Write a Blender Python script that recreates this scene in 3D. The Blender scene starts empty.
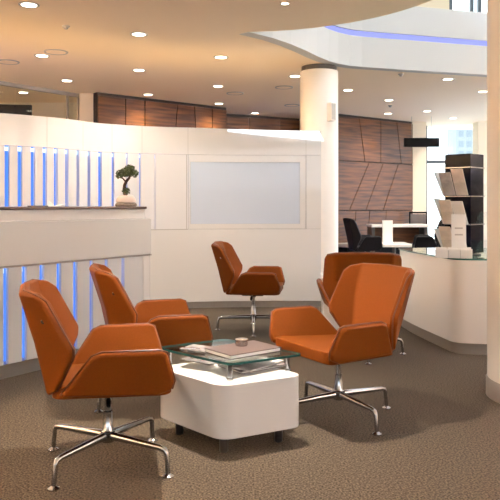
import bpy, bmesh, math, random
from mathutils import Vector, Matrix
from mathutils.geometry import tessellate_polygon
R = math.radians
random.seed(7)
scn = bpy.context.scene
COL = scn.collection

# ------------------------------------------------------------------ camera, world, exposure
F, HZ, CH = 690.0, 205.0, 1.135          # focal length in pixels, horizon row, eye height
cam_d = bpy.data.cameras.new('camera')
cam = bpy.data.objects.new('camera', cam_d); COL.objects.link(cam)
cam.location = (0, 0, CH); cam.rotation_euler = (R(90), 0, 0)
cam_d.sensor_width = 36.0; cam_d.lens = 36.0 * F / 500.0
cam_d.shift_y = -(250.0 - HZ) / 500.0
cam_d.clip_end = 300
scn.camera = cam
scn.view_settings.view_transform = 'Standard'
scn.view_settings.look = 'None'
scn.view_settings.gamma = 1.0
scn.view_settings.use_curve_mapping = False
scn.view_settings.exposure = 1.08
w = bpy.data.worlds.new('sky'); scn.world = w; w.use_nodes = True
bg = w.node_tree.nodes['Background']
bg.inputs[0].default_value = (0.80, 0.91, 1.0, 1); bg.inputs[1].default_value = 2.0
DOWN_W, FILL_S, SIDE_FILL_S = 9.0, 6.5, 800.0                # watts of a downlight, strengths of the added ceiling fill tubes
WARM = (1.0, 0.88, 0.74)

# ------------------------------------------------------------------ materials
def mat(name, col, rough=0.5, metal=0.0, noise=None, bump=0.0, nscale=40, coat=0.0, emit=None, estr=0.0, spec=0.5, trans=0.0, stretch=None):
    m = bpy.data.materials.new(name); m.use_nodes = True
    nt = m.node_tree; b = nt.nodes['Principled BSDF']
    b.inputs['Base Color'].default_value = (*col, 1)
    b.inputs['Roughness'].default_value = rough; b.inputs['Metallic'].default_value = metal
    b.inputs['Specular IOR Level'].default_value = spec
    b.inputs['Coat Weight'].default_value = coat; b.inputs['Coat Roughness'].default_value = 0.04
    b.inputs['Transmission Weight'].default_value = trans
    if emit:
        b.inputs['Emission Color'].default_value = (*emit, 1); b.inputs['Emission Strength'].default_value = estr
    if noise or bump:
        tc = nt.nodes.new('ShaderNodeTexCoord'); mp = nt.nodes.new('ShaderNodeMapping')
        nt.links.new(tc.outputs['Object'], mp.inputs[0])
        if stretch: mp.inputs['Scale'].default_value = stretch
        n = nt.nodes.new('ShaderNodeTexNoise'); n.inputs['Scale'].default_value = nscale
        n.inputs['Detail'].default_value = 4
        nt.links.new(mp.outputs[0], n.inputs['Vector'])
        if noise:
            r = nt.nodes.new('ShaderNodeValToRGB')
            r.color_ramp.elements[0].color = (*noise, 1); r.color_ramp.elements[1].color = (*col, 1)
            r.color_ramp.elements[0].position = 0.36; r.color_ramp.elements[1].position = 0.64
            nt.links.new(n.outputs['Fac'], r.inputs[0]); nt.links.new(r.outputs[0], b.inputs['Base Color'])
        if bump:
            bp = nt.nodes.new('ShaderNodeBump'); bp.inputs['Strength'].default_value = bump
            bp.inputs['Distance'].default_value = 0.004
            nt.links.new(n.outputs['Fac'], bp.inputs['Height']); nt.links.new(bp.outputs[0], b.inputs['Normal'])
    return m

def glass_mat(name, tint, rough=0.0, refl=1.0):
    # thin sheet: mostly clear with a fresnel reflection
    m = bpy.data.materials.new(name); m.use_nodes = True; nt = m.node_tree
    nt.nodes.clear()
    o = nt.nodes.new('ShaderNodeOutputMaterial'); t = nt.nodes.new('ShaderNodeBsdfTransparent')
    g = nt.nodes.new('ShaderNodeBsdfGlossy'); mx = nt.nodes.new('ShaderNodeMixShader'); fr = nt.nodes.new('ShaderNodeLayerWeight')
    pw = nt.nodes.new('ShaderNodeMath'); pw.operation = 'POWER'; pw.inputs[1].default_value = 5.0
    ma = nt.nodes.new('ShaderNodeMath'); ma.operation = 'MULTIPLY_ADD'; ma.inputs[1].default_value = 0.95 * refl; ma.inputs[2].default_value = 0.04 * refl
    t.inputs[0].default_value = (*tint, 1); g.inputs['Roughness'].default_value = rough
    fr.inputs[0].default_value = 0.5
    nt.links.new(fr.outputs['Facing'], pw.inputs[0]); nt.links.new(pw.outputs[0], ma.inputs[0]); nt.links.new(ma.outputs[0], mx.inputs[0]); nt.links.new(t.outputs[0], mx.inputs[1]); nt.links.new(g.outputs[0], mx.inputs[2])
    nt.links.new(mx.outputs[0], o.inputs[0])
    return m

def emit_mat(name, col, s):
    m = bpy.data.materials.new(name); m.use_nodes = True; nt = m.node_tree; nt.nodes.clear()
    o = nt.nodes.new('ShaderNodeOutputMaterial'); e = nt.nodes.new('ShaderNodeEmission')
    e.inputs[0].default_value = (*col, 1); e.inputs[1].default_value = s
    nt.links.new(e.outputs[0], o.inputs[0]); return m

M = dict(
    carpet=mat('carpet', (0.112, 0.088, 0.064), 0.95, noise=(0.022, 0.0175, 0.0125), bump=0.6, nscale=115, spec=0.1),
    bluecarpet=mat('blue_carpet', (0.03, 0.06, 0.25), 0.95, noise=(0.02, 0.04, 0.16), nscale=90, spec=0.1),
    ceil=mat('ceiling_paint', (0.95, 0.785, 0.585), 0.7, spec=0.2),
    paint=mat('white_paint', (0.53, 0.53, 0.515), 0.6, spec=0.3),
    cream=mat('cream_paint', (0.82, 0.72, 0.56), 0.6, spec=0.3),
    column=mat('column_paint', (0.92, 0.86, 0.79), 0.35),
    gloss=mat('gloss_white', (0.71, 0.69, 0.672), 0.35, coat=0.8),
    counter=mat('counter_white', (0.86, 0.82, 0.79), 0.3, coat=0.5),
    tablewhite=mat('table_white', (0.74, 0.72, 0.705), 0.25, coat=0.4),
    slat=mat('slat_white', (0.70, 0.69, 0.69), 0.35),
    screen=mat('frosted_screen', (0.56, 0.62, 0.72), 0.22, coat=0.3),
    seam=mat('seam_grey', (0.45, 0.43, 0.40), 0.5),
    metal=mat('brushed_grey', (0.36, 0.33, 0.30), 0.4, metal=0.6),
    chrome=mat('chrome', (0.41, 0.415, 0.43), 0.2, metal=1.0),
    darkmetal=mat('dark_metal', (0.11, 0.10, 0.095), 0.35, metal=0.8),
    black=mat('black_plastic', (0.0035, 0.0035, 0.004), 0.45, spec=0.04),
    blackgloss=mat('black_gloss', (0.0016, 0.002, 0.005), 0.25, spec=0.03),
    leather=mat('orange_leather', (0.142, 0.037, 0.0055), 0.46, noise=(0.132, 0.034, 0.005), bump=0.10, nscale=140, spec=0.05),
    leatherblk=mat('black_leather', (0.006, 0.006, 0.008), 0.5, bump=0.1, nscale=60, spec=0.1),
    piping=mat('leather_piping', (0.09, 0.020, 0.003), 0.45),
    wood=mat('walnut_veneer', (0.150, 0.055, 0.016), 0.3, noise=(0.050, 0.017, 0.005), nscale=3.2, stretch=(0.5, 0.5, 7.0), coat=0.08, spec=0.3),
    woodjoint=mat('wood_joint', (0.02, 0.010, 0.006), 0.7),
    desktop=mat('desk_top_wood', (0.10, 0.05, 0.03), 0.3, noise=(0.06, 0.03, 0.02), nscale=8),
    led=emit_mat('blue_led', (0.09, 0.25, 1.0), 0.62),
    ledspot=emit_mat('blue_led_spot', (0.46, 0.62, 1.0), 1.7),
    ledband=emit_mat('blue_led_band', (0.34, 0.38, 1.0), 0.6),
    strip=emit_mat('white_sheen_glow', (0.90, 0.94, 1.0), 1.0),  # glow for the wedge that imitates a reflection on the wall
    lamp=emit_mat('lamp_glow', (1.0, 0.88, 0.68), 5.0),
    cove=emit_mat('fill_tube_glow', (1.0, 0.68, 0.36), FILL_S),
    side_fill=emit_mat('side_fill_glow', (1.0, 0.78, 0.60), SIDE_FILL_S),
    cool_fill=emit_mat('cool_fill_glow', (0.82, 0.80, 1.0), SIDE_FILL_S),
    glass=glass_mat('clear_glass', (0.96, 0.98, 0.97)),
    acrylic=glass_mat('clear_acrylic', (0.97, 0.98, 0.98), refl=0.2),
    tglass=glass_mat('table_glass', (0.93, 0.97, 0.96)),
    gedge=mat('glass_edge', (0.02, 0.10, 0.09), 0.1, coat=0.5),
    cglass=glass_mat('counter_glass', (0.70, 0.86, 0.80)),
    frame=mat('window_frame', (0.10, 0.13, 0.16), 0.4),
    foliage=mat('leaf_green', (0.055, 0.088, 0.012), 0.5, noise=(0.022, 0.04, 0.007), nscale=30),
    bark=mat('bark', (0.07, 0.03, 0.018), 0.8, noise=(0.04, 0.018, 0.01), nscale=50, bump=0.4),
    pot=mat('ceramic_pot', (0.58, 0.48, 0.43), 0.3),
    stone=mat('stone_grey', (0.30, 0.24, 0.19), 0.8, noise=(0.18, 0.14, 0.11), nscale=50, bump=0.5),
    paper=mat('paper', (0.78, 0.76, 0.73), 0.6),
    paperw=mat('paper_warm', (0.85, 0.76, 0.68), 0.6, noise=(0.62, 0.54, 0.48), nscale=9),
    papergrey=mat('paper_print', (0.62, 0.58, 0.57), 0.5, noise=(0.30, 0.29, 0.30), nscale=8),
    cover=mat('book_cover', (0.075, 0.05, 0.046), 0.4),
    cover2=mat('magazine_cover', (0.34, 0.30, 0.29), 0.25, noise=(0.16, 0.15, 0.16), nscale=12, coat=0.4),
    bench=mat('bench_grey', (0.27, 0.24, 0.22), 0.7),
    far=mat('pale_facade', (0.24, 0.26, 0.28), 0.8),
    farwin=mat('pale_window', (0.16, 0.19, 0.22), 0.5),
    steel=mat('tin', (0.5, 0.45, 0.42), 0.25, metal=1.0),
)

# ------------------------------------------------------------------ mesh helpers
class MB:
    def __init__(s): s.v = []; s.f = []
    def add(s, vs, fs):
        o = len(s.v); s.v += [tuple(v) for v in vs]; s.f += [tuple(i + o for i in f) for f in fs]; return s
    def box(s, c, size, rz=0.0):
        cx, cy, cz = c; a, b, h = size[0] / 2, size[1] / 2, size[2] / 2
        ca, sa = math.cos(rz), math.sin(rz)
        vs = [(cx + x * ca - y * sa, cy + x * sa + y * ca, cz + z) for z in (-h, h) for x, y in ((-a, -b), (a, -b), (a, b), (-a, b))]
        return s.add(vs, [(3, 2, 1, 0), (4, 5, 6, 7), (0, 1, 5, 4), (1, 2, 6, 5), (2, 3, 7, 6), (3, 0, 4, 7)])
    def prism(s, poly, z0, z1):
        n = len(poly)
        zz = lambda z, i: z[i] if isinstance(z, (list, tuple)) else z
        vs = [(p[0], p[1], zz(z0, i)) for i, p in enumerate(poly)] + [(p[0], p[1], zz(z1, i)) for i, p in enumerate(poly)]
        return s.add(vs, [tuple(range(n - 1, -1, -1)), tuple(range(n, 2 * n))] + [(i, (i + 1) % n, n + (i + 1) % n, n + i) for i in range(n)])
    def tube(s, path, r, n=10, cap=True):
        path = [Vector(p) for p in path]; k = len(path); rings = []
        rs = r if isinstance(r, (list, tuple)) else [r] * k
        up = None
        for i, p in enumerate(path):
            t = (path[min(i + 1, k - 1)] - path[max(i - 1, 0)]).normalized()
            if up is None: up = Vector((0, 0, 1)) if abs(t.z) < 0.9 else Vector((1, 0, 0))
            a = t.cross(up)
            a.normalize(); b = a.cross(t).normalized(); up = b
            rings.append([p + rs[i] * (a * math.cos(2 * math.pi * j / n) + b * math.sin(2 * math.pi * j / n)) for j in range(n)])
        vs = [q for rg in rings for q in rg]
        fs = [(i * n + j, i * n + (j + 1) % n, (i + 1) * n + (j + 1) % n, (i + 1) * n + j) for i in range(k - 1) for j in range(n)]
        if cap: fs += [tuple(range(n - 1, -1, -1)), tuple(range((k - 1) * n, k * n))]
        return s.add(vs, fs)
    def lathe(s, prof, n=24, c=(0, 0, 0)):
        vs = [(c[0] + r * math.cos(2 * math.pi * j / n), c[1] + r * math.sin(2 * math.pi * j / n), c[2] + z) for r, z in prof for j in range(n)]
        k = len(prof)
        fs = [(i * n + j, i * n + (j + 1) % n, (i + 1) * n + (j + 1) % n, (i + 1) * n + j) for i in range(k - 1) for j in range(n)]
        fs += [tuple(range(n - 1, -1, -1)), tuple(range((k - 1) * n, k * n))]
        return s.add(vs, fs)
    def obj(s, name, m, parent=None, loc=(0, 0, 0), rz=0.0, bevel=0.0, segs=2, smooth=False, solid=0.0, soff=0.0):
        me = bpy.data.meshes.new(name); me.from_pydata(s.v, [], s.f); me.update()
        bm = bmesh.new(); bm.from_mesh(me); bmesh.ops.recalc_face_normals(bm, faces=bm.faces); bm.to_mesh(me); bm.free()
        me.materials.append(M[m])
        o = bpy.data.objects.new(name, me); COL.objects.link(o)
        o.location = loc; o.rotation_euler = (0, 0, rz)
        if parent: o.parent = parent
        if solid:
            md = o.modifiers.new('solid', 'SOLIDIFY'); md.thickness = solid; md.offset = soff; md.use_even_offset = True
        if bevel:
            md = o.modifiers.new('bevel', 'BEVEL'); md.width = bevel; md.segments = segs; md.limit_method = 'ANGLE'; md.angle_limit = R(24)
            md.use_clamp_overlap = True
        if smooth or bevel:
            for p in me.polygons: p.use_smooth = True
            if not bevel:
                try: me.set_sharp_from_angle(angle=R(40))
                except Exception: pass
            else:
                wn = o.modifiers.new('wn', 'WEIGHTED_NORMAL'); wn.keep_sharp = True
        return o

def plate(pts, th):
    """closed slab from a roughly planar 3D polygon"""
    pts = [Vector(p) for p in pts]; n = len(pts)
    nr = Vector((0, 0, 0))
    for i in range(n): nr += (pts[i] - pts[0]).cross(pts[(i + 1) % n] - pts[0])
    nr.normalize()
    a = [p + nr * th / 2 for p in pts]; b = [p - nr * th / 2 for p in pts]
    return MB().add(a + b, [tuple(range(n)), tuple(range(2 * n - 1, n - 1, -1))] + [(i, n + i, n + (i + 1) % n, (i + 1) % n) for i in range(n)])

def empty(name, loc, rz=0.0, scale=1.0):
    o = bpy.data.objects.new(name, None); COL.objects.link(o); o.location = loc; o.rotation_euler = (0, 0, rz)
    o.scale = (scale,) * 3; o.empty_display_size = 0.1; return o
def tag(o, label, cat, group=None):
    o['label'] = label; o['category'] = cat
    if group: o['group'] = group
    return o
def struct(o, label=None):
    o['kind'] = 'structure'
    if label: o['label'] = label
    return o
def copy_tree(o, parent=None):
    c = o.copy(); COL.objects.link(c); c.parent = parent
    for ch in [x for x in bpy.data.objects if x.parent == o]: copy_tree(ch, c)
    return c
def xy(px, d): return ((px - 250.0) / F * d, d)                     # a column of the photo at a known distance
def zz(py, d): return CH + (HZ - py) * d / F                        # height of a photo row at a known distance
CEIL = 2.80
def on_ceil(px, py):
    d = (CEIL - CH) * F / (HZ - py); return ((px - 250.0) / F * d, d)
def catmull(P, n=8):
    out = []
    for i in range(len(P) - 1):
        p0, p1, p2, p3 = (Vector(P[max(0, i - 1)]), Vector(P[i]), Vector(P[i + 1]), Vector(P[min(len(P) - 1, i + 2)]))
        for k in range(n):
            t = k / n
            out.append(0.5 * ((2 * p1) + (p2 - p0) * t + (2 * p0 - 5 * p1 + 4 * p2 - p3) * t * t + (3 * p1 - p0 - 3 * p2 + p3) * t ** 3))
    out.append(Vector(P[-1])); return out
def round_poly(poly, r, n=6):
    out = []; k = len(poly)
    for i in range(k):
        p = Vector(poly[i]); a = (Vector(poly[i - 1]) - p).normalized(); b = (Vector(poly[(i + 1) % k]) - p).normalized()
        rr = r[i] if isinstance(r, (list, tuple)) else r
        if rr <= 0: out.append(tuple(p)); continue
        p0, p1 = p + a * rr, p + b * rr
        for j in range(n + 1):
            t = j / n; q = p0 * (1 - t) ** 2 + p * 2 * t * (1 - t) + p1 * t * t; out.append((q.x, q.y))
    return out

# ------------------------------------------------------------------ floor, ceiling, shell
XL, XR, YB, YF = -5.5, 6.2, -4.0, 15.2
fl = struct(MB().box(((XL + XR) / 2, (YB + 11.2) / 2, -0.05), (XR - XL, 11.2 - YB, 0.1)).obj('floor', 'carpet'), 'brown speckled carpet of the waiting area')
fl2 = struct(MB().box(((XL + XR) / 2, (11.2 + YF) / 2, -0.05), (XR - XL, YF - 11.2, 0.1)).obj('floor_meeting', 'bluecarpet'), 'blue carpet of the meeting area')

arc_c, arc_r = (-0.15, 4.85), 1.80
fas = [(-0.02, 6.64), (0.22, 6.88), (0.414, 7.14), (0.60, 7.45), (0.737, 7.71), (0.90, 7.97), (1.03, 8.12), (1.18, 8.245), (1.35, 8.325), (3.07, 8.84), (5.2, 9.48)]
hole = fas + [(5.2, 3.3), (1.0, 3.3)] + [(arc_c[0] + arc_r * math.cos(R(a)), arc_c[1] + arc_r * math.sin(R(a))) for a in range(-48, 84, 6)]
outer = [(XL, YB), (XR, YB), (XR, YF), (XL, YF)]
def slab_with_hole(z0, z1, outer, hole):
    lines = [[Vector((*p, 0)) for p in outer], [Vector((*p, 0)) for p in hole]]
    tri = tessellate_polygon(lines); allp = outer + hole; n = len(allp); mb = MB()
    vs = [(*p, z0) for p in allp] + [(*p, z1) for p in allp]
    fs = [tuple(t) for t in tri] + [tuple(i + n for i in reversed(t)) for t in tri]
    no, nh = len(outer), len(hole)
    fs += [(i, (i + 1) % no, n + (i + 1) % no, n + i) for i in range(no)]
    fs += [(no + i, no + (i + 1) % nh, n + no + (i + 1) % nh, n + no + i) for i in range(nh)]
    return mb.add(vs, fs)
struct(slab_with_hole(CEIL, 3.12, outer, hole).obj('ceiling', 'ceil'), 'warm lit ceiling with a curved opening to the floor above')

# gallery front round the opening, with a blue light band let into it
fasc = struct(empty('trim_1', (0, 0, 0)), 'white curved gallery front with a blue light band')
def band(pts, z0, z1, t0, t1, name, m, parent):
    # t0: setback of front face from path; t1: setback of the back face (to the far side)
    def off(t):
        out = []
        for i, p in enumerate(pts):
            a = Vector(pts[max(i - 1, 0)]); b = Vector(pts[min(i + 1, len(pts) - 1)]); d = (b - a).normalized()
            out.append((p[0] - d.y * t, p[1] + d.x * t))
        return out
    A, B = off(t0), off(t1); n = len(A)
    vs = [(*p, z0) for p in A] + [(*p, z0) for p in B] + [(*p, z1) for p in A] + [(*p, z1) for p in B]
    fs = []
    for i in range(n - 1):
        fs += [(i, i + 1, 2 * n + i + 1, 2 * n + i), (n + i + 1, n + i, 3 * n + i, 3 * n + i + 1), (i + 1, i, n + i, n + i + 1), (2 * n + i, 2 * n + i + 1, 3 * n + i + 1, 3 * n + i)]
    fs += [(0, 2 * n, 3 * n, n), (n - 1, 2 * n - 1, 4 * n - 1, 3 * n - 1)]
    return MB().add(vs, fs).obj(name, m, parent)
band(fas, CEIL - 0.002, 3.165, -0.012, 0.12, 'lower_panel', 'paint', fasc)
band(fas, 3.165, 3.235, 0.02, 0.12, 'light_band', 'ledband', fasc)
band(fas, 3.235, 3.588, -0.012, 0.12, 'upper_panel', 'paint', fasc)

# floor above: back wall with a tall window, roof with a roof light
UY = 12.4
uw = struct(MB().box(((XL + 3.56) / 2, UY, 4.6), (3.56 - XL, 0.15, 3.0)).box(((5.6 + XR) / 2, UY, 4.6), (XR - 5.6, 0.15, 3.0)).obj('wall_gallery', 'cream'), 'cream back wall of the gallery above')
wg = struct(empty('window_1', (0, 0, 0)), 'tall window of the gallery above')
for x in (3.60, 3.98, 4.12, 4.8, 5.55): MB().box((x, UY, 4.6), (0.06, 0.08, 3.0)).obj('mullion', 'frame', wg)
for a, b in ((3.63, 3.95), (4.01, 4.09), (4.15, 4.77), (4.83, 5.52)):
    MB().box(((a + b) / 2, UY, 4.6), (b - a, 0.01, 3.0)).obj('pane', 'glass', wg)
struct(slab_with_hole(6.1, 6.25, outer, [(0.2, 2.6), (5.6, 2.6), (5.6, 10.2), (0.2, 10.2)]).obj('roof', 'paint'), 'roof with a large roof light')

# outer walls
struct(MB().box((XL - 0.1, (YB + YF) / 2, 3.05), (0.2, YF - YB, 6.1)).obj('wall_left', 'cream'))
rwm = MB().box((XR + 0.1, (YB + 9.6) / 2, 3.05), (0.2, 9.6 - YB, 6.1)).box((XR + 0.1, (9.6 + YF) / 2, 4.45), (0.2, YF - 9.6, 3.3)).box((XR + 0.1, (9.6 + YF) / 2, 0.05), (0.2, YF - 9.6, 0.1)).box((XR + 0.1, YF - 0.1, 1.45), (0.2, 0.2, 2.7))
struct(rwm.obj('wall_right', 'cream'))
wr = struct(empty('window_added', (XR, 0, 0)), 'added unseen side window of the meeting area')  # opening added out of view to let daylight onto the far ceiling
for y in (9.65, 11.4, 13.1, 14.95): MB().box((0.1, y, 1.45), (0.1, 0.07, 2.7)).obj('mullion', 'frame', wr)
bk = MB()
bk.box(((XL + XR) / 2, YB - 0.1, 0.8), (XR - XL, 0.2, 1.6)); bk.box(((XL + XR) / 2, YB - 0.1, 4.4), (XR - XL, 0.2, 3.4))
for x in (XL + 0.15, XR - 0.15): bk.box((x, YB - 0.1, 2.15), (0.3, 0.2, 1.1))
struct(bk.obj('wall_back', 'paint'))
def cove(name, a, b, label, glow):  # uplight added on a wall out of view to brighten the ceiling
    a, b = Vector(a), Vector(b); L = (b - a).length; e = struct(empty(name, (a.x, a.y, 0), math.atan2((b - a).y, (b - a).x)), label)
    MB().box((L / 2, 0.06, 2.10), (L, 0.12, 0.03)).obj('trough', 'paint', e); MB().box((L / 2, 0.115, 2.135), (L, 0.012, 0.07)).obj('lip', 'paint', e)
    MB().box((L / 2, 0.055, 2.13), (L - 0.1, 0.04, 0.025)).obj('tube', glow, e)
cove('trim_2', (XL, 9.0), (XL, -3.0), 'added fill uplight along the left wall', 'side_fill')
cove('trim_3', (XR, -3.0), (XR, 9.4), 'added cool fill uplight along the right wall', 'cool_fill')
wb = struct(empty('window_2', (0, YB, 0)), 'long window front behind the viewer')
for i in range(8):
    x = XL + 0.3 + i * (XR - XL - 0.6) / 7
    MB().box((x, -0.1, 2.15), (0.07, 0.1, 1.1)).obj('mullion', 'frame', wb)

# far window front
WY = 14.6
wf = struct(empty('window_3', (0, 0, 0)), 'bright floor to ceiling window beyond the meeting area')
x0, x1 = xy(424, 14.3)[0], XR
for x, wd in ((x0 + 0.07, 0.13), (5.15, 0.07)): MB().box((x, WY, 1.4), (wd, 0.09, 2.8)).obj('mullion', 'frame', wf)
MB().box(((x0 + x1) / 2, WY, zz(162, WY)), (x1 - x0, 0.08, 0.07)).obj('transom', 'frame', wf)
MB().box(((x0 + x1) / 2, WY, 0.05), (x1 - x0, 0.09, 0.1)).obj('sill', 'frame', wf)
for a, b in ((x0 + 0.14, 5.11), (5.19, x1)):
    for z0, z1 in ((0.1, 1.98), (2.09, 2.8)): MB().box(((a + b) / 2, WY, (z0 + z1) / 2), (b - a, 0.01, z1 - z0)).obj('pane', 'glass', wf)
struct(MB().box((xy(417, 14)[0], 14.25, 1.4), (0.30, 0.8, 2.8)).obj('wall_pier', 'cream'), 'cream pier between walnut wall and window')
struct(MB().prism([(4.55, 13.75), (4.95, 13.75), (4.95, 14.1), (4.55, 14.1)], 0, 2.8).obj('wall_pier_far', 'cream'), 'cream pier in front of the far window')
struct(MB().box(((XL + x0) / 2 - 0.2, YF - 0.1, 1.4), (x0 - XL, 0.2, 2.8)).obj('wall_far', 'cream'))
# pale building across the street
fb = tag(empty('office_building', (62.0, 200.0, -3)), 'pale building faintly seen through the far window', 'building')
MB().box((0, 0, 13.6), (7.2, 9, 27.2)).obj('facade', 'far', fb)
for r_ in range(8):
    for c_ in range(3): MB().box((-2.2 + c_ * 2.2, -4.5, 4.0 + r_ * 2.9), (1.4, 0.2, 1.8)).obj('window', 'farwin', fb)

# ------------------------------------------------------------------ walnut walls
def wood_wall(name, A, B, rows, label, z0=0.0, z1=2.76, back=0.12):
    """A, B plan ends; rows: list of (zlow, zhigh, [(t at low, t at high), ...joints])"""
    A, B = Vector(A), Vector(B); L = (B - A).length; d = (B - A).normalized(); rz = math.atan2(d.y, d.x)
    e = struct(empty(name, (A.x, A.y, 0), rz), label)
    MB().box((L / 2, back / 2 + 0.02, (z0 + CEIL) / 2), (L, back, CEIL - z0)).obj('core', 'woodjoint', e)
    g = 0.012
    for zl, zh, js in rows:
        js = [(0.0, 0.0)] + js + [(1.0, 1.0)]
        for (a0, a1), (b0, b1) in zip(js, js[1:]):
            pts = [(a0 * L + g / 2, zl + g / 2), (b0 * L - g / 2, zl + g / 2), (b1 * L - g / 2, zh - g / 2), (a1 * L + g / 2, zh - g / 2)]
            dep = random.uniform(0, 0.004)
            vs = [(p[0], -dep, p[1]) for p in pts] + [(p[0], 0.03, p[1]) for p in pts]
            MB().add(vs, [(0, 1, 2, 3), (7, 6, 5, 4), (0, 4, 5, 1), (1, 5, 6, 2), (2, 6, 7, 3), (3, 7, 4, 0)]).obj('panel', 'wood', e, bevel=0.004, segs=1)
    return e
wr0, wr1 = (1.52, 12.5), (3.26, 13.8)
wood_wall('wall_walnut_right', wr0, wr1, [
    (0.42, 1.03, [(0.24, 0.26), (0.40, 0.43), (0.62, 0.64)]),
    (1.03, 1.945, [(0.18, 0.42), (0.38, 0.60), (0.60, 0.80)]),
    (1.945, 2.76, [(0.37, 0.30), (0.57, 0.57), (0.84, 0.78)])], 'walnut panelled wall with slanting joints behind the meeting tables')
wl0, wl1 = on_ceil(98, 92), on_ceil(227, 107.5)
rw = [(0.0, 0.95, [(0.2, 0.2), (0.45, 0.45), (0.7, 0.7)]), (0.95, 1.9, [(0.25, 0.2), (0.5, 0.45), (0.74, 0.7)]), (1.9, 2.76, [(0.19, 0.19), (0.33, 0.33), (0.55, 0.58), (0.74, 0.72), (0.87, 0.87)])]
wood_wall('wall_walnut_left', wl0, wl1, rw, 'walnut panelled wall above the white reception wall')
wood_wall('wall_walnut_middle', on_ceil(226, 113.5), on_ceil(300, 118.5), [(0, 1.3, [(0.5, 0.5)]), (1.3, 2.76, [(0.3, 0.3), (0.72, 0.72)])], 'far recessed walnut panelled wall left of the round column')
struct(MB().box((xy(90, 10.4)[0], 10.55, 1.4), (0.26, 0.5, 2.8)).obj('wall_pier_left', 'cream'), 'cream pier between glass office and walnut wall')

# glass office on the left
g0, g1 = (-3.75, 8.75), (-2.58, 10.35)
gv = Vector(g1) - Vector(g0); gl = gv.length; grz = math.atan2(gv.y, gv.x)
go = struct(empty('wall_glass', (*g0, 0), grz), 'glass office partition with a thin grey head rail')
MB().box((gl / 2, 0, 2.775), (gl, 0.06, 0.05)).obj('head_rail', 'metal', go)
cuts = [0.0, 0.45 * gl, gl - 0.2, gl]
for a, b in zip(cuts, cuts[1:]): MB().box(((a + b) / 2, 0, 1.38), (b - a - 0.02, 0.012, 2.74)).obj('pane', 'glass', go)
for a in cuts[2:]: MB().box((a, 0, 1.38), (0.025, 0.03, 2.74)).obj('mullion', 'metal', go)
struct(MB().box((-4.2, 11.3, 1.4), (3.4, 0.15, 2.8)).obj('wall_office', 'cream'))
tv = tag(empty('flat_screen', (-3.98, 10.55, 0), R(8)), 'black flat screen standing inside the glass office', 'screen')
MB().box((0, 0, 1.95), (1.25, 0.06, 1.45)).obj('housing', 'black', tv, bevel=0.008)
MB().box((0, -0.032, 1.95), (1.2, 0.006, 1.40)).obj('panel', 'blackgloss', tv)
MB().box((0, 0.02, 0.62), (0.08, 0.05, 1.24)).obj('post', 'darkmetal', tv); MB().box((0, 0.02, 0.015), (0.7, 0.5, 0.03)).obj('foot', 'darkmetal', tv)

# ------------------------------------------------------------------ columns
def column(name, c, r, h, label, ring=True):
    e = struct(empty(name, (*c, 0)), label)
    MB().lathe([(r, 0.11), (r, h - 0.06)], 48).obj('shaft', 'column', e, smooth=True)
    MB().lathe([(r + 0.008, 0.0), (r + 0.008, 0.10), (r, 0.11)], 48).obj('skirting', 'metal', e, smooth=True)
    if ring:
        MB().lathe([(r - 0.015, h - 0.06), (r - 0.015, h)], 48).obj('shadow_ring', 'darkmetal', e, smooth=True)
    return e
cB = column('column_far', (0.835, 8.33), 0.228, CEIL, 'round white column rising behind the end of the reception wall')
column('column_near', (1.775, 4.06), 0.36, 6.1, 'large cream column cut by the right edge of the picture', ring=False)
sb = tag(empty('wall_speaker', (0.835 + 0.12, 8.33 - 0.225, 0), R(28)), 'small cream box fixed high on the round white column', 'speaker')
MB().box((0, 0, zz(112, 8.1)), (0.075, 0.09, 0.22)).obj('housing', 'column', sb, bevel=0.008)
MB().box((0, -0.047, zz(112, 8.1)), (0.055, 0.006, 0.19)).obj('grille', 'seam', sb)

# ------------------------------------------------------------------ curved reception wall
kn = [(-3.55, 5.85), (-2.95, 6.05), (-2.315, 6.38), (-1.95, 6.66), (-1.76, 6.88), (-1.55, 7.18), (-1.08, 7.46), (-0.55, 7.60), (0.0, 7.66), (0.40, 7.67), (0.79, 7.67)]
path = catmull(kn, 10)
cum = [0.0]
for a, b in zip(path, path[1:]): cum.append(cum[-1] + (b - a).length)
def at_px(px):
    for i, (a, b) in enumerate(zip(path, path[1:])):
        pa, pb = 250 + F * a.x / a.y, 250 + F * b.x / b.y
        if pa <= px <= pb: return cum[i] + (cum[i + 1] - cum[i]) * (px - pa) / (pb - pa)
    return cum[-1]
def pos(s):
    s = max(0, min(s, cum[-1]))
    for i in range(len(path) - 1):
        if s <= cum[i + 1]:
            t = (s - cum[i]) / (cum[i + 1] - cum[i]); p = path[i].lerp(path[i + 1], t); d = (path[i + 1] - path[i]).normalized(); return p, d
def strip(s0, s1, n, z0, z1, t0, t1, name, m, parent, bevel=0.0):
    """piece of the curved wall between arc lengths s0,s1; t0 front setback, t1 back setback; z1 may be a function of x"""
    vs = []; zf = z1 if callable(z1) else (lambda x: z1)
    for k in range(n + 1):
        p, d = pos(s0 + (s1 - s0) * k / n); nx, ny = -d.y, d.x
        f = (p.x + nx * t0, p.y + ny * t0); b = (p.x + nx * t1, p.y + ny * t1)
        vs += [(*f, z0), (*b, z0), (*b, zf(p.x)), (*f, zf(p.x))]
    fs = [(0, 1, 2, 3), tuple(4 * n + i for i in (3, 2, 1, 0))]
    for k in range(n):
        for a in range(4):
            b = (a + 1) % 4; fs.append((4 * k + a, 4 * k + b, 4 * k + 4 + b, 4 * k + 4 + a))
    return MB().add(vs, fs).obj(name, m, parent, bevel=bevel, smooth=not bevel)
wv = struct(empty('wall_reception', (0, 0, 0)), 'curved glossy white reception wall with blue lit slots and a frosted screen')
S0, S1 = 0.0, cum[-1]; ZT = lambda x: 1.985 - max(0.0, x + 0.55) * 0.022
zs0, zs1 = 0.868, 1.69
sR = at_px(188); sL = S0
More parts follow.
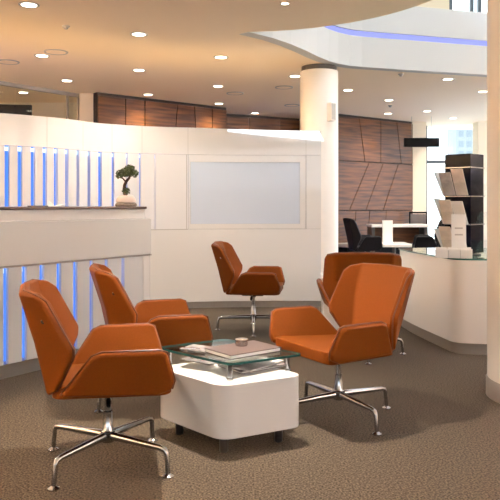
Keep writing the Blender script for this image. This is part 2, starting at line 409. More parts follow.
strip(S0, S1, 80, zs1, ZT, 0.0, 0.16, 'upper_band', 'gloss', wv)
strip(S0, S1, 80, 0.07, zs0, 0.0, 0.16, 'lower_band', 'gloss', wv)
strip(S0, S1, 80, 0.0, 0.068, 0.012, 0.15, 'skirting', 'metal', wv)
strip(S0, sR, 60, zs0, zs1, 0.05, 0.12, 'slot_backing', 'led', wv)
slots = [-32, -19, -6, 7, 20, 33, 45, 56, 67, 78, 89, 100, 113, 127, 140, 155]
wid = lambda px: 0.042 if px < 60 else (0.040 if px < 105 else (0.028 if px < 120 else (0.018 if px < 145 else 0.009)))
prev = S0
for px in slots:
    s = at_px(px) if px > -100 else 0
    h = wid(px) / 2 / 1.0
    strip(prev, s - h, 3, zs0 + 0.003, zs1 - 0.003, 0.0, 0.045, 'slat', 'slat', wv)
    if px >= 0:
        p, d = pos(s)
        MB().box((p.x - d.y * 0.035, p.y + d.x * 0.035, zs1 - 0.03), (wid(px) * 0.7, 0.02, 0.035), math.atan2(d.y, d.x)).obj('led', 'ledspot', wv)
    prev = s + h
strip(prev, sR, 4, zs0 + 0.003, zs1 - 0.003, 0.0, 0.045, 'slat', 'slat', wv)
# frosted screen field: panels around a recessed grey pane
a0, a1 = at_px(190.5), at_px(300); sV = at_px(306)
strip(sR + 0.004, sV - 0.003, 24, zs0 + 0.003, zs1 - 0.003, 0.03, 0.15, 'screen_back', 'gloss', wv)
strip(sR + 0.004, a0, 2, zs0 + 0.003, zs1 - 0.003, 0.0, 0.03, 'screen_border', 'gloss', wv)
strip(a1, sV - 0.003, 3, zs0 + 0.003, zs1 - 0.003, 0.0, 0.03, 'screen_border', 'gloss', wv)
strip(a0, a1, 16, zz(162, 7.63), zs1 - 0.003, 0.0, 0.03, 'screen_border', 'gloss', wv)
strip(a0, a1, 16, zs0 + 0.003, zz(224, 7.63), 0.0, 0.03, 'screen_border', 'gloss', wv)
strip(a0 + 0.002, a1 - 0.002, 16, zz(224, 7.63) + 0.002, zz(162, 7.63) - 0.002, 0.006, 0.028, 'frosted_screen', 'screen', wv)
strip(sV + 0.003, S1, 6, zs0 + 0.003, zs1 - 0.003, 0.0, 0.15, 'end_panel', 'gloss', wv)
strip(sR - 0.02, sR - 0.012, 1, zs0, zs1, -0.001, 0.0, 'seam', 'seam', wv)
strip(at_px(150), sR, 4, zs0 - 0.006, zs0 + 0.004, -0.002, 0.0, 'seam', 'seam', wv)
for px in (47, 83, 112, 142, 188, 306):
    s_ = at_px(px); strip(s_ - 0.002, s_ + 0.002, 1, zs1 + 0.004, lambda x: ZT(x) - 0.004, -0.0012, 0.0, 'seam', 'seam', wv)
# emissive wedge standing in for the bright reflection along the top, right end
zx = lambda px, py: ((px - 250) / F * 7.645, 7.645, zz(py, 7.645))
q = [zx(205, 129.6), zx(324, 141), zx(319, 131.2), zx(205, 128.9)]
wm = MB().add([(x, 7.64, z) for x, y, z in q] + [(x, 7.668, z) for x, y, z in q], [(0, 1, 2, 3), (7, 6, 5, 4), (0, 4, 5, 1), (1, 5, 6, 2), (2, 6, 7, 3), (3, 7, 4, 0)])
wm.obj('sheen_wedge', 'strip', wv)
# added warm tubes hidden behind the wall top to brighten the ceiling
for i, (sa, sc) in enumerate(((0.35, 1.55), (1.7, 2.8), (2.95, 4.1), (4.25, S1 - 0.15))):
    c = strip(sa, sc, 14, 1.925, 1.95, 0.19, 0.24, 'fill_tube', 'cove', wv)
    strip(sa, sc, 14, 1.885, 1.92, 0.165, 0.26, 'fill_trough', 'metal', wv)

# ------------------------------------------------------------------ reception desk
dA, dB = Vector((-1.612, 4.46)), Vector((-0.80, 5.64))
dd = (dB - dA).normalized(); dA2 = dA - dd * 0.9; DL = (dB - dA2).length
desk = tag(empty('reception_desk', (dA2.x, dA2.y, 0), math.atan2(dd.y, dd.x)), 'long white reception desk with dark top and blue lit slots', 'desk')
DEP = 0.80
MB().prism(round_poly([(0, 0.0), (DL, 0.0), (DL, DEP), (0, DEP)], [0, 0.03, 0.03, 0]), 0.735, 1.025).obj('front_panel', 'gloss', desk, bevel=0.006)
MB().prism(round_poly([(0, 0.035), (DL - 0.035, 0.035), (DL - 0.035, DEP), (0, DEP)], [0, 0.03, 0.03, 0]), 1.025, 1.103).obj('ledge', 'counter', desk, bevel=0.004)
MB().box((DL / 2 - 0.02, DEP / 2 + 0.015, 1.113), (DL - 0.05, DEP, 0.02)).obj('desk_top', 'desktop', desk, bevel=0.003)
MB().box((DL / 2, DEP / 2, 0.729), (DL - 0.004, DEP - 0.006, 0.012)).obj('shadow_gap', 'metal', desk)
MB().box((DL / 2 + 0.0, DEP / 2 + 0.01, 0.045), (DL - 0.02, DEP - 0.03, 0.09)).obj('plinth', 'metal', desk)
MB().box((DL / 2 - 0.05, 0.08, 0.41), (DL - 0.12, 0.02, 0.62)).obj('slot_backing', 'led', desk)
MB().box((DL / 2 - 0.03, DEP / 2 + 0.06, 0.41), (DL - 0.08, DEP - 0.16, 0.62)).obj('body', 'counter', desk)
def desk_t(px):
    m = (px - 250) / F   # (A+t d).x = m (A+t d).y
    return (m * dA2.y - dA2.x) / (dd.x - m * dd.y)
dsl = [-30, -11, 7, 25.5, 43, 60, 76.5, 92.5, 107.5, 124]
prev = 0.0
for i, px in enumerate(dsl):
    t = desk_t(px); h = (0.036 if px < 80 else 0.027) / 2
    MB().box(((prev + t - h) / 2, 0.025, 0.407), (t - h - prev, 0.03, 0.632)).obj('slat', 'slat', desk, bevel=0.003, segs=1)
    if px > 0: MB().box((t, 0.062, 0.70), (h * 1.5, 0.02, 0.03)).obj('led', 'ledspot', desk)
    prev = t + h
e_ = DL - 0.10
MB().box(((prev + e_) / 2, 0.025, 0.407), (e_ - prev, 0.035, 0.632)).obj('slat', 'slat', desk, bevel=0.003, segs=1)
MB().prism(round_poly([(e_ + 0.006, 0.008), (DL - 0.004, 0.008), (DL - 0.004, DEP), (e_ + 0.006, DEP)], [0, 0.03, 0.03, 0]), 0.09, 0.723).obj('end_panel', 'counter', desk)
DESKZ = 1.123
def desk_pt(px, back):                                              # point on the desk top, back metres behind its front edge
    o = dA2 + Vector((-dd.y, dd.x)) * back; m = (px - 250) / F
    t = (m * o.y - o.x) / (dd.x - m * dd.y); p = o + dd * t; return p.x, p.y

# bonsai
bx, by = desk_pt(126, 0.20)
bon = tag(empty('bonsai', (bx, by, DESKZ)), 'small bonsai tree in pale bowl on the reception desk', 'plant')
MB().lathe([(0.082, 0.0), (0.09, 0.008), (0.088, 0.022), (0.075, 0.03)], 20).obj('stone_base', 'stone', bon, smooth=True)
MB().lathe([(0.07, 0.028), (0.082, 0.034), (0.078, 0.06), (0.062, 0.085), (0.056, 0.09), (0.05, 0.084)], 24).obj('pot', 'pot', bon, smooth=True)
MB().tube([(-0.002, 0, 0.07), (-0.006, 0, 0.10), (-0.016, 0.005, 0.14), (-0.012, 0, 0.175), (0.006, -0.004, 0.21), (0.028, 0, 0.235), (0.034, 0, 0.262)], [0.017, 0.016, 0.014, 0.013, 0.012, 0.010, 0.006], 8).obj('trunk', 'bark', bon, smooth=True)
MB().tube([(0.0, 0, 0.2), (-0.03, 0.0, 0.235), (-0.05, 0, 0.262)], [0.008, 0.006, 0.004], 6).obj('branch', 'bark', bon, smooth=True)
def leaves(clumps, per, size):
    mb = MB()
    for (c, r) in clumps:
        n = int(per * r[0] * r[2] * 2500)
        for _ in range(n):
            u = Vector((random.gauss(0, 1), random.gauss(0, 1), random.gauss(0, 1))).normalized() * random.uniform(0.65, 1.0)
            p = Vector((c[0] + u.x * r[0], c[1] + u.y * r[1], c[2] + u.z * r[2]))
            a = (u + Vector((random.uniform(-.8, .8) for _ in range(3)))).normalized(); b = a.orthogonal().normalized()
            b.rotate(Matrix.Rotation(random.uniform(0, 6.28), 3, a)); c2 = a.cross(b)
            s = size * random.uniform(0.7, 1.3)
            mb.add([p - b * s, p + c2 * s * 0.55, p + b * s, p - c2 * s * 0.55 + a * s * 0.2], [(0, 1, 2, 3)])
    return mb
cl = [((0.02, 0, 0.285), (0.062, 0.05, 0.04)), ((-0.035, 0, 0.275), (0.05, 0.045, 0.032)), ((0.065, 0, 0.27), (0.04, 0.04, 0.032)), ((0.03, 0, 0.318), (0.045, 0.04, 0.025)), ((-0.055, 0, 0.25), (0.032, 0.03, 0.02)), ((0.0, -0.02, 0.262), (0.04, 0.035, 0.022)), ((0.003, 0, 0.128), (0.036, 0.032, 0.03))]
leaves(cl, 38, 0.011).obj('foliage', 'foliage', bon)
# loose papers on the desk
cx, cy = desk_pt(57, 0.16)
pp = tag(empty('desk_papers', (cx, cy, DESKZ), R(40)), 'small curled white note lying on the dark desk top', 'paper')
MB().add([(-0.05, -0.04, 0.001), (0.0, -0.04, 0.004), (0.05, -0.04, 0.018), (0.05, 0.04, 0.02), (0.0, 0.04, 0.005), (-0.05, 0.04, 0.045)], [(0, 1, 4, 5), (1, 2, 3, 4)]).obj('sheet', 'paper', pp, solid=0.002)
MB().add([(-0.09, -0.02, 0.001), (-0.03, -0.03, 0.002), (-0.02, 0.03, 0.022), (-0.085, 0.03, 0.002)], [(0, 1, 2, 3)]).obj('sheet', 'paper', pp, solid=0.002)
cx, cy = desk_pt(38, 0.18)
tag(MB().box((0, 0, 0.004), (0.14, 0.05, 0.008)).obj('pen_tray', 'cover', None, (cx, cy, DESKZ), R(50), bevel=0.002), 'flat brown tray on the desk top left of the note', 'tray')

# ------------------------------------------------------------------ swivel chairs
def make_chair(leather):
    t = empty('swivel_chair', (0, 0, 0))
    # seat slab
    so = round_poly([(-0.235, -0.20), (0.265, -0.262), (0.265, 0.262), (-0.235, 0.20)], [0.05, 0.05, 0.05, 0.05], 5)
    MB().prism(so, [0.352 + max(0, p[0] - 0.15) * 0.10 for p in so], [0.405 + max(0.0, p[0] + 0.2) * 0.045 for p in so]).obj('seat', leather, t, bevel=0.024, segs=4)
    for s in (1, -1):
        a = plate([(-0.195, s * 0.207, 0.372), (0.20, s * 0.255, 0.368), (0.262, s * 0.272, 0.392), (0.272, s * 0.283, 0.43), (0.235, s * 0.322, 0.556), (0.205, s * 0.326, 0.566), (-0.03, s * 0.318, 0.566), (-0.07, s * 0.308, 0.55)], 0.042).obj('armrest', leather, t, bevel=0.016, segs=3)
        if leather == 'leather':
            MB().tube([(-0.198, s * 0.205, 0.372), (-0.132, s * 0.257, 0.463), (-0.070, s * 0.3085, 0.551), (-0.03, s * 0.318, 0.5675), (0.205, s * 0.326, 0.5675), (0.236, s * 0.322, 0.557), (0.2735, s * 0.283, 0.43), (0.263, s * 0.272, 0.391)], 0.0045, 6).obj('piping', 'piping', a, smooth=True)
    # folded backrest: middle panel and two wings
    vs = [(-0.240, 0, 0.362), (-0.292, 0, 0.60), (-0.362, 0, 0.822)]
    for s in (1, -1):
        vs += [(-0.232, s * 0.150, 0.365), (-0.282, s * 0.195, 0.60), (-0.345, s * 0.205, 0.815),
               (-0.212, s * 0.200, 0.388), (-0.146, s * 0.274, 0.53), (-0.142, s * 0.282, 0.575), (-0.250, s * 0.272, 0.775), (-0.29, s * 0.262, 0.80)]
    fs = []
    for k in (3, 11):
        fs += [(0, k, k + 1, 1), (1, k + 1, k + 2, 2), (k, k + 3, k + 4, k + 1), (k + 1, k + 4, k + 5, k + 6), (k + 1, k + 6, k + 7, k + 2)]
    bk_ = MB().add(vs, fs).obj('backrest', leather, t, solid=0.046, soff=0.0, bevel=0.015, segs=3)
    if leather == 'leather':
        MB().tube([vs[i] for i in (14, 15, 16, 17, 18, 13, 2, 5, 10, 9, 8, 7, 6)], 0.0045, 6).obj('piping', 'piping', bk_, smooth=True)
    if leather == 'leather':
        b = MB().lathe([(0.0105, 0), (0.0105, 0.003), (0.008, 0.004)], 16).obj('badge', 'chrome', t, (-0.262, -0.262, 0.692))
        n = Vector((-0.30, -0.90, -0.10)); b.rotation_mode = 'QUATERNION'; b.rotation_quaternion = n.to_track_quat('Z', 'Y')
    MB().box((0.0, 0, 0.342), (0.20, 0.13, 0.03)).obj('seat_plate', 'black', t, bevel=0.006)
    MB().lathe([(0.0155, 0.19), (0.0155, 0.335)], 14).obj('gas_spring', 'chrome', t, smooth=True)
    MB().lathe([(0.016, 0.305), (0.026, 0.31), (0.026, 0.335)], 14).obj('spring_collar', 'darkmetal', t, smooth=True)
    MB().lathe([(0.026, 0.096), (0.029, 0.10), (0.029, 0.145), (0.023, 0.152), (0.0205, 0.235), (0.017, 0.238)], 18).obj('hub', 'chrome', t, smooth=True)
    lv = MB().tube([(0.0, -0.05, 0.338), (0.0, -0.10, 0.336), (0.0, -0.13, 0.328)], 0.005, 6).obj('lever', 'darkmetal', t, smooth=True)
    MB().tube([(0.0, -0.128, 0.329), (0.0, -0.155, 0.318), (0.0, -0.175, 0.306)], [0.008, 0.013, 0.009], 8).obj('lever_grip', 'black', lv, smooth=True)
    return t
def make_base(t, ang):
    for k in range(4):
        a = ang + k * math.pi / 2; c, s = math.cos(a), math.sin(a)
        pr = [(0.03, 0.125, 0.019), (0.10, 0.124, 0.017), (0.295, 0.118, 0.0125), (0.318, 0.112, 0.012), (0.326, 0.096, 0.011), (0.333, 0.03, 0.0105), (0.335, 0.012, 0.010)]
        lg = MB().tube([(r * c, r * s, z) for r, z, _ in pr], [q[2] for q in pr], 10).obj('leg', 'chrome', t, smooth=True)
        MB().lathe([(0.025, 0.0), (0.025, 0.005), (0.012, 0.013), (0.009, 0.016)], 14, (0.335 * c, 0.335 * s, 0)).obj('glide', 'chrome', lg, smooth=True)
proto = make_chair('leather')
chairs = [((-0.626, 3.04), 12.5, -29, 'orange leather swivel chair nearest the viewer, left of the coffee table'),
          ((-0.535, 3.92), 16, 25, 'orange leather swivel chair between nearest left chair and reception desk'),
          ((0.03, 6.26), -7, 0, 'orange leather swivel chair standing alone before the frosted wall screen'),
          ((0.475, 3.70), 210, -62, 'orange leather swivel chair facing the viewer, right of the coffee table'),
          ((0.838, 5.24), 85, 1, 'orange leather swivel chair turned away, behind the right hand chair')]
objs = [proto] + [copy_tree(proto) for _ in chairs[1:]]
for t, ((x, y), yaw, ba, lab) in zip(objs, chairs):
    t.location = (x, y, 0); t.rotation_euler = (0, 0, R(yaw)); make_base(t, R(ba - yaw)); t.scale = (0.972,) * 3; tag(t, lab, 'chair', 'orange swivel chairs')
pb = make_chair('leatherblk'); pb2 = copy_tree(pb)
for t, (px, d), yaw, lab in ((pb, (364, 11.2), 8, 'black swivel chair left of the small meeting table'), (pb2, (428, 11.15), 170, 'black swivel chair right of the small meeting table'),):
    t.location = (*xy(px, d), 0); t.rotation_euler = (0, 0, R(yaw)); t.scale = (0.84, 0.84, 1.13); make_base(t, R(20)); tag(t, lab, 'chair', 'black meeting chairs')

# ------------------------------------------------------------------ coffee table
fq = Vector((-0.128, 3.075)); rq = Vector((0.262, 3.285)); lq = Vector((-0.475, 3.45)); bq = rq + lq - fq
ct = tag(empty('coffee_table', (0, 0, 0)), 'white box coffee table with raised glass top among the orange chairs', 'table')
MB().prism(round_poly([tuple(fq), tuple(rq), tuple(bq), tuple(lq)], 0.075, 8), 0.08, 0.328).obj('box', 'tablewhite', ct, bevel=0.006)
gf = Vector((-0.088, 3.13)); gr = Vector((0.258, 3.345)); glf = Vector((-0.478, 3.50)); gb = gr + glf - gf
gp = round_poly([tuple(gf), tuple(gr), tuple(gb), tuple(glf)], 0.035, 6)
MB().prism(gp, 0.404, 0.416).obj('glass_top', 'tglass', ct)
n = len(gp); cg = sum((Vector(p) for p in gp), Vector((0, 0))) / n
ring = [tuple(cg + (Vector(p) - cg) * 1.003) for p in gp]; ring2 = [tuple(cg + (Vector(p) - cg) * 0.994) for p in gp]
MB().add([(*p, 0.4045) for p in ring] + [(*p, 0.4155) for p in ring] + [(*p, 0.4155) for p in ring2] + [(*p, 0.4045) for p in ring2],
         [(a * n + i, a * n + (i + 1) % n, ((a + 1) % 4) * n + (i + 1) % n, ((a + 1) % 4) * n + i) for a in range(4) for i in range(n)]).obj('glass_edge', 'gedge', ct)
cc = (fq + bq) / 2
for p in (fq, rq, bq, lq):
    q_ = cc + (p - cc) * 0.66
    MB().lathe([(0.017, 0.0), (0.020, 0.004), (0.020, 0.08)], 14, (q_.x, q_.y, 0)).obj('leg', 'darkmetal', ct, smooth=True)
for p in (gf, gr, gb, glf):
    q_ = (gf + gb) / 2 + (p - (gf + gb) / 2) * 0.80
    MB().lathe([(0.016, 0.328), (0.016, 0.336), (0.011, 0.338), (0.011, 0.396), (0.018, 0.398), (0.018, 0.404)], 14, (q_.x, q_.y, 0)).obj('post', 'chrome', ct, smooth=True)
def book(name, c, size, rz, z, cm, label, cat, pages='paper'):
    e = tag(empty(name, (*c, z), rz), label, cat, None); a, b, h = size
    ct_ = min(0.003, h * 0.2)
    MB().box((0, 0, ct_ / 2), (a, b, ct_)).obj('back_cover', cm, e); MB().box((0, 0, h - ct_ / 2), (a, b, ct_)).obj('front_cover', cm, e)
    MB().box((-0.002, 0, h / 2), (a - 0.008, b - 0.008, h - 2 * ct_)).obj('pages', pages, e)
    MB().box((a / 2 - ct_ / 2, 0, h / 2), (ct_, b, h)).obj('spine', cm, e)
    return e
def on_glass(px, py, z=0.416):
    d = (CH - z) * F / (py - HZ); return xy(px, d)
book('book', on_glass(243, 351.5), (0.31, 0.22, 0.020), R(38), 0.416, 'cover', 'thick brown book lying on the glass table top', 'book')
book('magazine', on_glass(199, 349), (0.15, 0.12, 0.006), R(150), 0.4165, 'cover2', 'thin grey magazine beside the brown book on the glass', 'magazine')
book('magazine', on_glass(252, 366, 0.328), (0.28, 0.21, 0.010), R(36), 0.3285, 'cover2', 'grey magazine on the white box under the glass', 'magazine')
book('magazine', on_glass(252, 364, 0.339), (0.27, 0.20, 0.008), R(52), 0.3395, 'papergrey', 'upper printed magazine stacked under the glass top', 'magazine')
book('brochure', on_glass(205, 360, 0.328), (0.21, 0.15, 0.005), R(140), 0.3285, 'cover2', 'dark flat brochure under the left part of the glass', 'brochure')
tn = tag(empty('tin_dish', (*on_glass(241.5, 345.5, 0.436), 0.4365)), 'small round metal tin on the brown book', 'tin')
MB().lathe([(0.028, 0), (0.031, 0.003), (0.031, 0.022), (0.028, 0.024)], 24).obj('body', 'steel', tn, smooth=True)
MB().lathe([(0.032, 0.0245), (0.032, 0.031), (0.028, 0.034)], 24).obj('lid', 'steel', tn, smooth=True)

# hidden-behind-chair white pedestal whose corner shows between the two right chairs
pd = tag(empty('side_pedestal', (0.82, 6.12, 0), R(-4)), 'white pedestal whose corner shows between the two right hand chairs', 'pedestal')
MB().box((0, 0, 0.27), (0.36, 0.36, 0.46)).obj('body', 'counter', pd, bevel=0.01); MB().box((0, 0, 0.02), (0.32, 0.32, 0.04)).obj('plinth', 'metal', pd)
MB().box((0, 0, 0.508), (0.38, 0.38, 0.015)).obj('top', 'counter', pd, bevel=0.004)

# ------------------------------------------------------------------ right hand counter
kc = [(1.425, 6.15), (1.46, 5.86), (1.555, 5.25), (2.4, 5.10), (3.2, 5.15), (3.2, 6.55), (1.40, 6.55)]
rad = [0.12, 0.2, 0.10, 0.15, 0.1, 0.1, 0.1]
def shrink(poly, k):
    c = Vector((2.3, 5.8)); return [tuple(c + (Vector(p) - c) * k) for p in poly]
rc = tag(empty('curved_counter', (0, 0, 0)), 'low white counter with rounded corner and glass top, beside the big column', 'counter')
MB().prism(round_poly(kc, rad, 6), 0.085, 0.712).obj('body', 'counter', rc, smooth=True)
MB().prism(round_poly(shrink(kc, 0.985), rad, 6), 0.0, 0.085).obj('plinth', 'metal', rc, smooth=True)
gpl = round_poly(shrink(kc, 1.012), rad, 6)
MB().prism(gpl, 0.716, 0.728).obj('glass_top', 'cglass', rc)
n = len(gpl); gi = round_poly(shrink(kc, 1.006), rad, 6); go_ = round_poly(shrink(kc, 1.0135), rad, 6)
MB().add([(*p, 0.7165) for p in go_] + [(*p, 0.7275) for p in go_] + [(*p, 0.7275) for p in gi] + [(*p, 0.7165) for p in gi],
         [(a * n + i, a * n + (i + 1) % n, ((a + 1) % 4) * n + (i + 1) % n, ((a + 1) % 4) * n + i) for a in range(4) for i in range(n)]).obj('glass_edge', 'gedge', rc)
for x, y in ((1.6, 6.3), (1.75, 5.6), (2.9, 5.5), (2.9, 6.3)):
    MB().lathe([(0.012, 0.712), (0.012, 0.716)], 10, (x, y, 0)).obj('stud', 'chrome', rc)
CZ = 0.729
# brochure stand: a square tower turned by 45 degrees, three tiers of sheets on each face
SWD, SH, SROT = 0.225, 0.815, R(-45)
sc_ = Vector((1.745, 5.46 + SWD * 0.7071))
st = tag(empty('brochure_stand', (sc_.x, sc_.y, CZ), SROT), 'tall black brochure display stand on the glass counter', 'stand')
MB().lathe([(0.13, 0.0), (0.13, 0.008), (0.03, 0.016)], 28).obj('foot', 'black', st, smooth=True)
MB().box((0, 0, SH / 2 + 0.01), (SWD, SWD, SH - 0.02)).obj('tower', 'blackgloss', st, bevel=0.004)
tiers = [0.025, 0.25, 0.48]
stM = Matrix.Translation((sc_.x, sc_.y, CZ)) @ Matrix.Rotation(SROT, 4, 'Z')
hw = SWD / 2
for z in tiers:
    for k in range(4):
        Mk = Matrix.Rotation(k * math.pi / 2, 4, 'Z')
        # face k looks along -Y of the stand turned k quarter turns
        pl = lambda pts, th: plate([Mk @ Vector(p) for p in pts], th)
        pl([(-hw, -hw - 0.004, z + 0.222), (hw, -hw - 0.004, z + 0.222), (hw, -hw - 0.004, z + 0.230), (-hw, -hw - 0.004, z + 0.230)], 0.006).obj('rail', 'chrome', st)
        pl([(-hw, -hw, z), (hw, -hw, z), (hw, -hw - 0.035, z), (-hw, -hw - 0.035, z)], 0.004).obj('shelf', 'acrylic', st)
        pl([(-hw, -hw - 0.036, z), (hw, -hw - 0.036, z), (hw, -hw - 0.075, z + 0.10), (-hw, -hw - 0.075, z + 0.10)], 0.003).obj('front_sheet', 'acrylic', st)
lvl = ['bottom', 'middle', 'top']
mats_ = ['paperw', 'papergrey', 'paper', 'paper', 'paperw', 'paper', 'paperw', 'paper', 'papergrey', 'paperw', 'paper', 'paperw']
spots = [(0, -0.055, 'left half of the camera facing side'), (0, 0.055, 'right half of the camera facing side'), (3, 0.045, 'window side'), (2, 0.0, 'column side, far back')]
n_ = 0
for ti, z in enumerate(tiers):
    for k, u, where in spots:
        p = stM @ Matrix.Rotation(k * math.pi / 2, 4, 'Z') @ Vector((u, -hw - 0.012, z + 0.004))
        e = tag(empty('brochure', p, SROT + k * math.pi / 2), 'brochure in the %s tier of the black stand, %s' % (lvl[ti], where), 'brochure', 'brochures in the black stand')
        h = 0.205 - 0.012 * (n_ % 3); lean = 0.085 + 0.008 * (n_ % 2)
        plate([(-0.05, -0.014, 0), (0.05, -0.014, 0), (0.05, -0.014 - lean, h), (-0.05, -0.014 - lean, h)], 0.003).obj('cover', mats_[n_], e)
        plate([(-0.049, -0.009, 0), (0.049, -0.009, 0), (0.049, -0.009 - lean, h - 0.004), (-0.049, -0.009 - lean, h - 0.004)], 0.006).obj('pages', 'paper', e)
        n_ += 1
# leaflet trays and the tall card behind them
lab = ['leftmost small white leaflet tray on the glass counter', 'middle small white leaflet tray on the glass counter', 'rightmost small white leaflet tray on the glass counter']
for k in range(3):
    c = xy(441.5 + k * 12.2, 5.305 - 0.012 * k)
    e = tag(empty('leaflet_tray', (*c, CZ), R(-6)), lab[k], 'tray', 'leaflet trays on the counter')
    MB().box((0, 0, 0.003), (0.086, 0.05, 0.006)).obj('base', 'paper', e); MB().box((0, -0.024, 0.035), (0.086, 0.004, 0.07)).obj('front', 'paper', e)
    MB().box((0, 0.024, 0.04), (0.086, 0.004, 0.08)).obj('back', 'paper', e)
    for s in (-1, 1): MB().box((s * 0.042, 0, 0.03), (0.004, 0.046, 0.06)).obj('side', 'seam', e)
    MB().box((0, 0.0, 0.038), (0.072, 0.03, 0.062)).obj('leaflets', 'paper', e)
e = tag(empty('tall_card', (*xy(459, 5.335), CZ), R(-8)), 'tall white card standing behind the leaflet trays', 'card')
plate([(-0.055, 0.0, 0), (0.055, 0.0, 0), (0.055, 0.025, 0.335), (-0.055, 0.025, 0.335)], 0.004).obj('sheet', 'paper', e)
plate([(-0.03, 0.005, 0), (0.03, 0.005, 0), (0.03, 0.016, 0.15), (-0.03, 0.016, 0.15)], 0.02).obj('easel', 'paper', e)
for k in range(3): plate([(-0.03, -0.0036 + 0.0746 * zc, zc), (0.03, -0.0036 + 0.0746 * zc, zc), (0.03, -0.0036 + 0.0746 * (zc + .012), zc + .012), (-0.03, -0.0036 + 0.0746 * (zc + .012), zc + .012)] if (zc := 0.12 + 0.05 * k) else [], 0.001).obj('print_line', 'seam', e)

# ------------------------------------------------------------------ meeting area
# bench along the walnut wall
wd = (Vector(wr1) - Vector(wr0)).normalized(); wn = Vector((wd.y, -wd.x))
be = tag(empty('wall_bench', (wr0[0], wr0[1], 0), math.atan2(wd.y, wd.x)), 'long grey topped bench along the foot of the walnut wall', 'bench')
BL = 3.0
MB().box((BL / 2 + 0.02, -0.17, 0.41), (BL, 0.32, 0.07)).obj('seat', 'bench', be, bevel=0.012); MB().box((BL / 2 + 0.02, -0.16, 0.1875), (BL - 0.04, 0.28, 0.375)).obj('base', 'black', be)
# small near table with a card holder
tx, ty = xy(394, 11.35)
nt_ = tag(empty('meeting_table', (tx, ty, 0), R(-3)), 'small white topped pedestal table between two black chairs', 'table')
MB().box((0, 0, 0.485), (0.46, 0.72, 0.05)).obj('top', 'tablewhite', nt_, bevel=0.006)
MB().lathe([(0.03, 0.03), (0.03, 0.46)], 14).obj('post', 'darkmetal', nt_, smooth=True); MB().lathe([(0.22, 0), (0.22, 0.012), (0.04, 0.03)], 24).obj('foot', 'chrome', nt_, smooth=True)
ch_ = tag(empty('card_holder', (*xy(387.5, 11.45), 0.51), R(6)), 'upright white card holder on the small meeting table', 'card holder')
MB().box((0, 0, 0.008), (0.17, 0.10, 0.016)).obj('foot', 'paper', ch_); MB().box((0, 0, 0.19), (0.17, 0.03, 0.36)).obj('card', 'paper', ch_)
# long desk behind
ld = tag(empty('long_desk', (*xy(397, 12.1), 0), R(3)), 'long white topped desk in front of the walnut wall', 'desk')
MB().box((0, 0, 0.775), (1.0, 0.42, 0.05)).obj('top', 'tablewhite', ld, bevel=0.005)
for x in (-0.46, 0.46): MB().box((x, 0.0, 0.375), (0.05, 0.36, 0.75)).obj('leg', 'darkmetal', ld)
MB().box((0, 0.14, 0.60), (0.86, 0.03, 0.28)).obj('modesty_panel', 'wood', ld)
oc = tag(empty('mesh_chair', (*xy(421.5, 13.3), 0), R(-90)), 'black framed mesh back chair behind the long desk', 'chair')
MB().box((0.0, 0, 0.45), (0.42, 0.44, 0.06)).obj('seat', 'black', oc, bevel=0.02)
for s in (-1, 1): MB().tube([(-0.21, s * 0.17, 0.45), (-0.24, s * 0.17, 0.7), (-0.26, s * 0.165, 0.98)], 0.014, 8).obj('back_post', 'black', oc, smooth=True)
MB().box((-0.26, 0, 0.985), (0.03, 0.36, 0.035)).obj('top_rail', 'black', oc, bevel=0.008)
MB().box((-0.25, 0, 0.78), (0.006, 0.31, 0.36)).obj('mesh_panel', 'darkmetal', oc)
for sx in (-1, 1):
    for sy in (-1, 1): MB().tube([(sx * 0.17, sy * 0.18, 0.43), (sx * 0.2, sy * 0.2, 0.0)], 0.012, 8).obj('leg', 'darkmetal', oc, smooth=True)
# hanging sign
hs = tag(empty('hanging_sign', (*xy(421.5, 13.0), 0), R(0)), 'black blank sign board hung from the ceiling by two wires', 'sign')
sx_ = 35 / F * 13.0
MB().box((0, 0, zz(142.5, 13)), (sx_, 0.06, 9.0 / F * 13)).obj('board', 'black', hs, bevel=0.004)
for s in (-1, 1): MB().tube([(s * sx_ * 0.28, 0, zz(138, 13)), (s * sx_ * 0.28, 0, CEIL)], 0.004, 5).obj('wire', 'metal', hs)

# ------------------------------------------------------------------ ceiling fittings
def lamp_fitting(e, r, watts, beam=115):
    MB().lathe([(r, -0.004), (r * 1.3, -0.006), (r * 1.32, -0.001), (r, 0.0)], 24).obj('trim_ring', 'paint', e, smooth=True)
    MB().lathe([(r * 0.97, -0.0065), (r * 0.6, -0.010), (0.004, -0.012)], 20).obj('lens', 'lamp', e)
    L = bpy.data.lights.new('downlight_lamp', 'AREA'); L.shape = 'DISK'; L.size = 0.14; L.energy = watts; L.spread = R(beam); L.color = WARM
    lo = bpy.data.objects.new('lamp', L); COL.objects.link(lo); lo.parent = e; lo.location = (0, 0, -0.03)
lights = [(29, 4.5, 'nearest the top left corner of the ceiling'), (139, 34, 'in front of the orange zone, upper left middle'), (42, 55.5, 'beside the round grille on the left'),
          (67, 80.5, 'above the glass office corner'), (139, 70, 'above the left end of the walnut wall, second row'), (148, 94.5, 'closest to the left walnut wall'),
          (221, 57, 'nearest one left of the curved gallery front'), (218, 86, 'middle of the row above the reception wall'), (219, 103.5, 'near the right end of the left walnut wall'),
          (255, 113, 'farthest back above the recessed walnut wall'), (295, 76, 'half hidden left of the round column top'), (348, 90, 'just right of the round column top'),
          (389, 100, 'above the middle of the slanted walnut wall'), (388, 113.5, 'closest to the slanted walnut wall'), (427, 111, 'above the hanging black sign'),
          (448, 79, 'right of centre behind the gallery front'), (483, 91.5, 'closest to the large cream column'), (453, 118, 'nearest the far window'), (24, 96, 'inside the glass office'),
          (285, 3, 'on the round ceiling disc at the top')]
ring_me = None
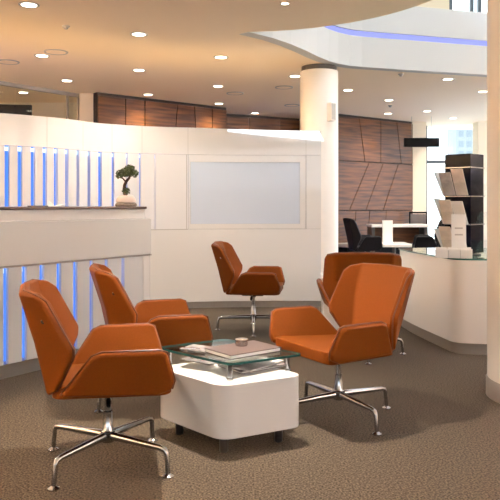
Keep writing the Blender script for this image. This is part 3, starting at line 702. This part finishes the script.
for px, py, where in lights:
    x, y = on_ceil(px, py)
    if (px, py) == (24, 96): x, y = -3.35, 10.2
    r = 0.065 if py != 3 else 0.03
    e = tag(empty('downlight', (x, y, CEIL)), 'added unseen round downlight ' + where, 'downlight', 'recessed ceiling downlights')
    lamp_fitting(e, r, DOWN_W * (0.4 if py == 3 else 0.6 if px in (29, 42, 67) else 1.0))
for x, y, where in ((-2.6, 4.2, 'left of the reception seats, before the desk'), (-1.9, 2.2, 'over the near left seat'), (-0.15, 3.45, 'over the coffee table'), (-0.6, 5.3, 'over the desk end')):  # extra lamps added out of view to brighten seats, table and floor
    e = tag(empty('downlight', (x, y, CEIL)), 'added unseen round downlight ' + where, 'downlight', 'recessed ceiling downlights')
    lamp_fitting(e, 0.065, DOWN_W * (1.9 if 'coffee' in where else 0.35 if 'desk end' in where else 1.0), 75 if 'coffee' in where else 115)
for px, py, where in ((56, 51.5, 'beside the downlight on the left'), (8, 61.5, 'at the left edge of the picture'), (235, 93, 'above the middle of the reception wall'), (284, 87, 'left of the round column top'), (292, 105, 'far back left of the round column')):
    x, y = on_ceil(px, py)
    e = tag(empty('ceiling_speaker', (x, y, CEIL)), 'round flat ceiling grille ' + where, 'speaker', 'round ceiling grilles')
    MB().lathe([(0.11, -0.008), (0.125, -0.012), (0.13, -0.002), (0.11, 0.0)], 28).obj('rim', 'seam', e, smooth=True); MB().lathe([(0.108, -0.0095), (0.004, -0.0115)], 24).obj('grille', 'ceil', e)
for px, py, where in ((66, 26, 'near the upper left of the ceiling'), (390, 105.5, 'between the downlights before the slanted walnut wall'), (401, 74, 'just behind the gallery front')):
    x, y = on_ceil(px, py); e = tag(empty('smoke_detector', (x, y, CEIL)), 'small ceiling detector ' + where, 'detector', 'small ceiling detectors')
    MB().lathe([(0.03, -0.012), (0.036, -0.004), (0.036, 0.0)], 18).obj('base', 'seam', e, smooth=True); MB().lathe([(0.014, -0.03), (0.02, -0.024), (0.022, -0.012)], 14).obj('head', 'seam', e, smooth=True)
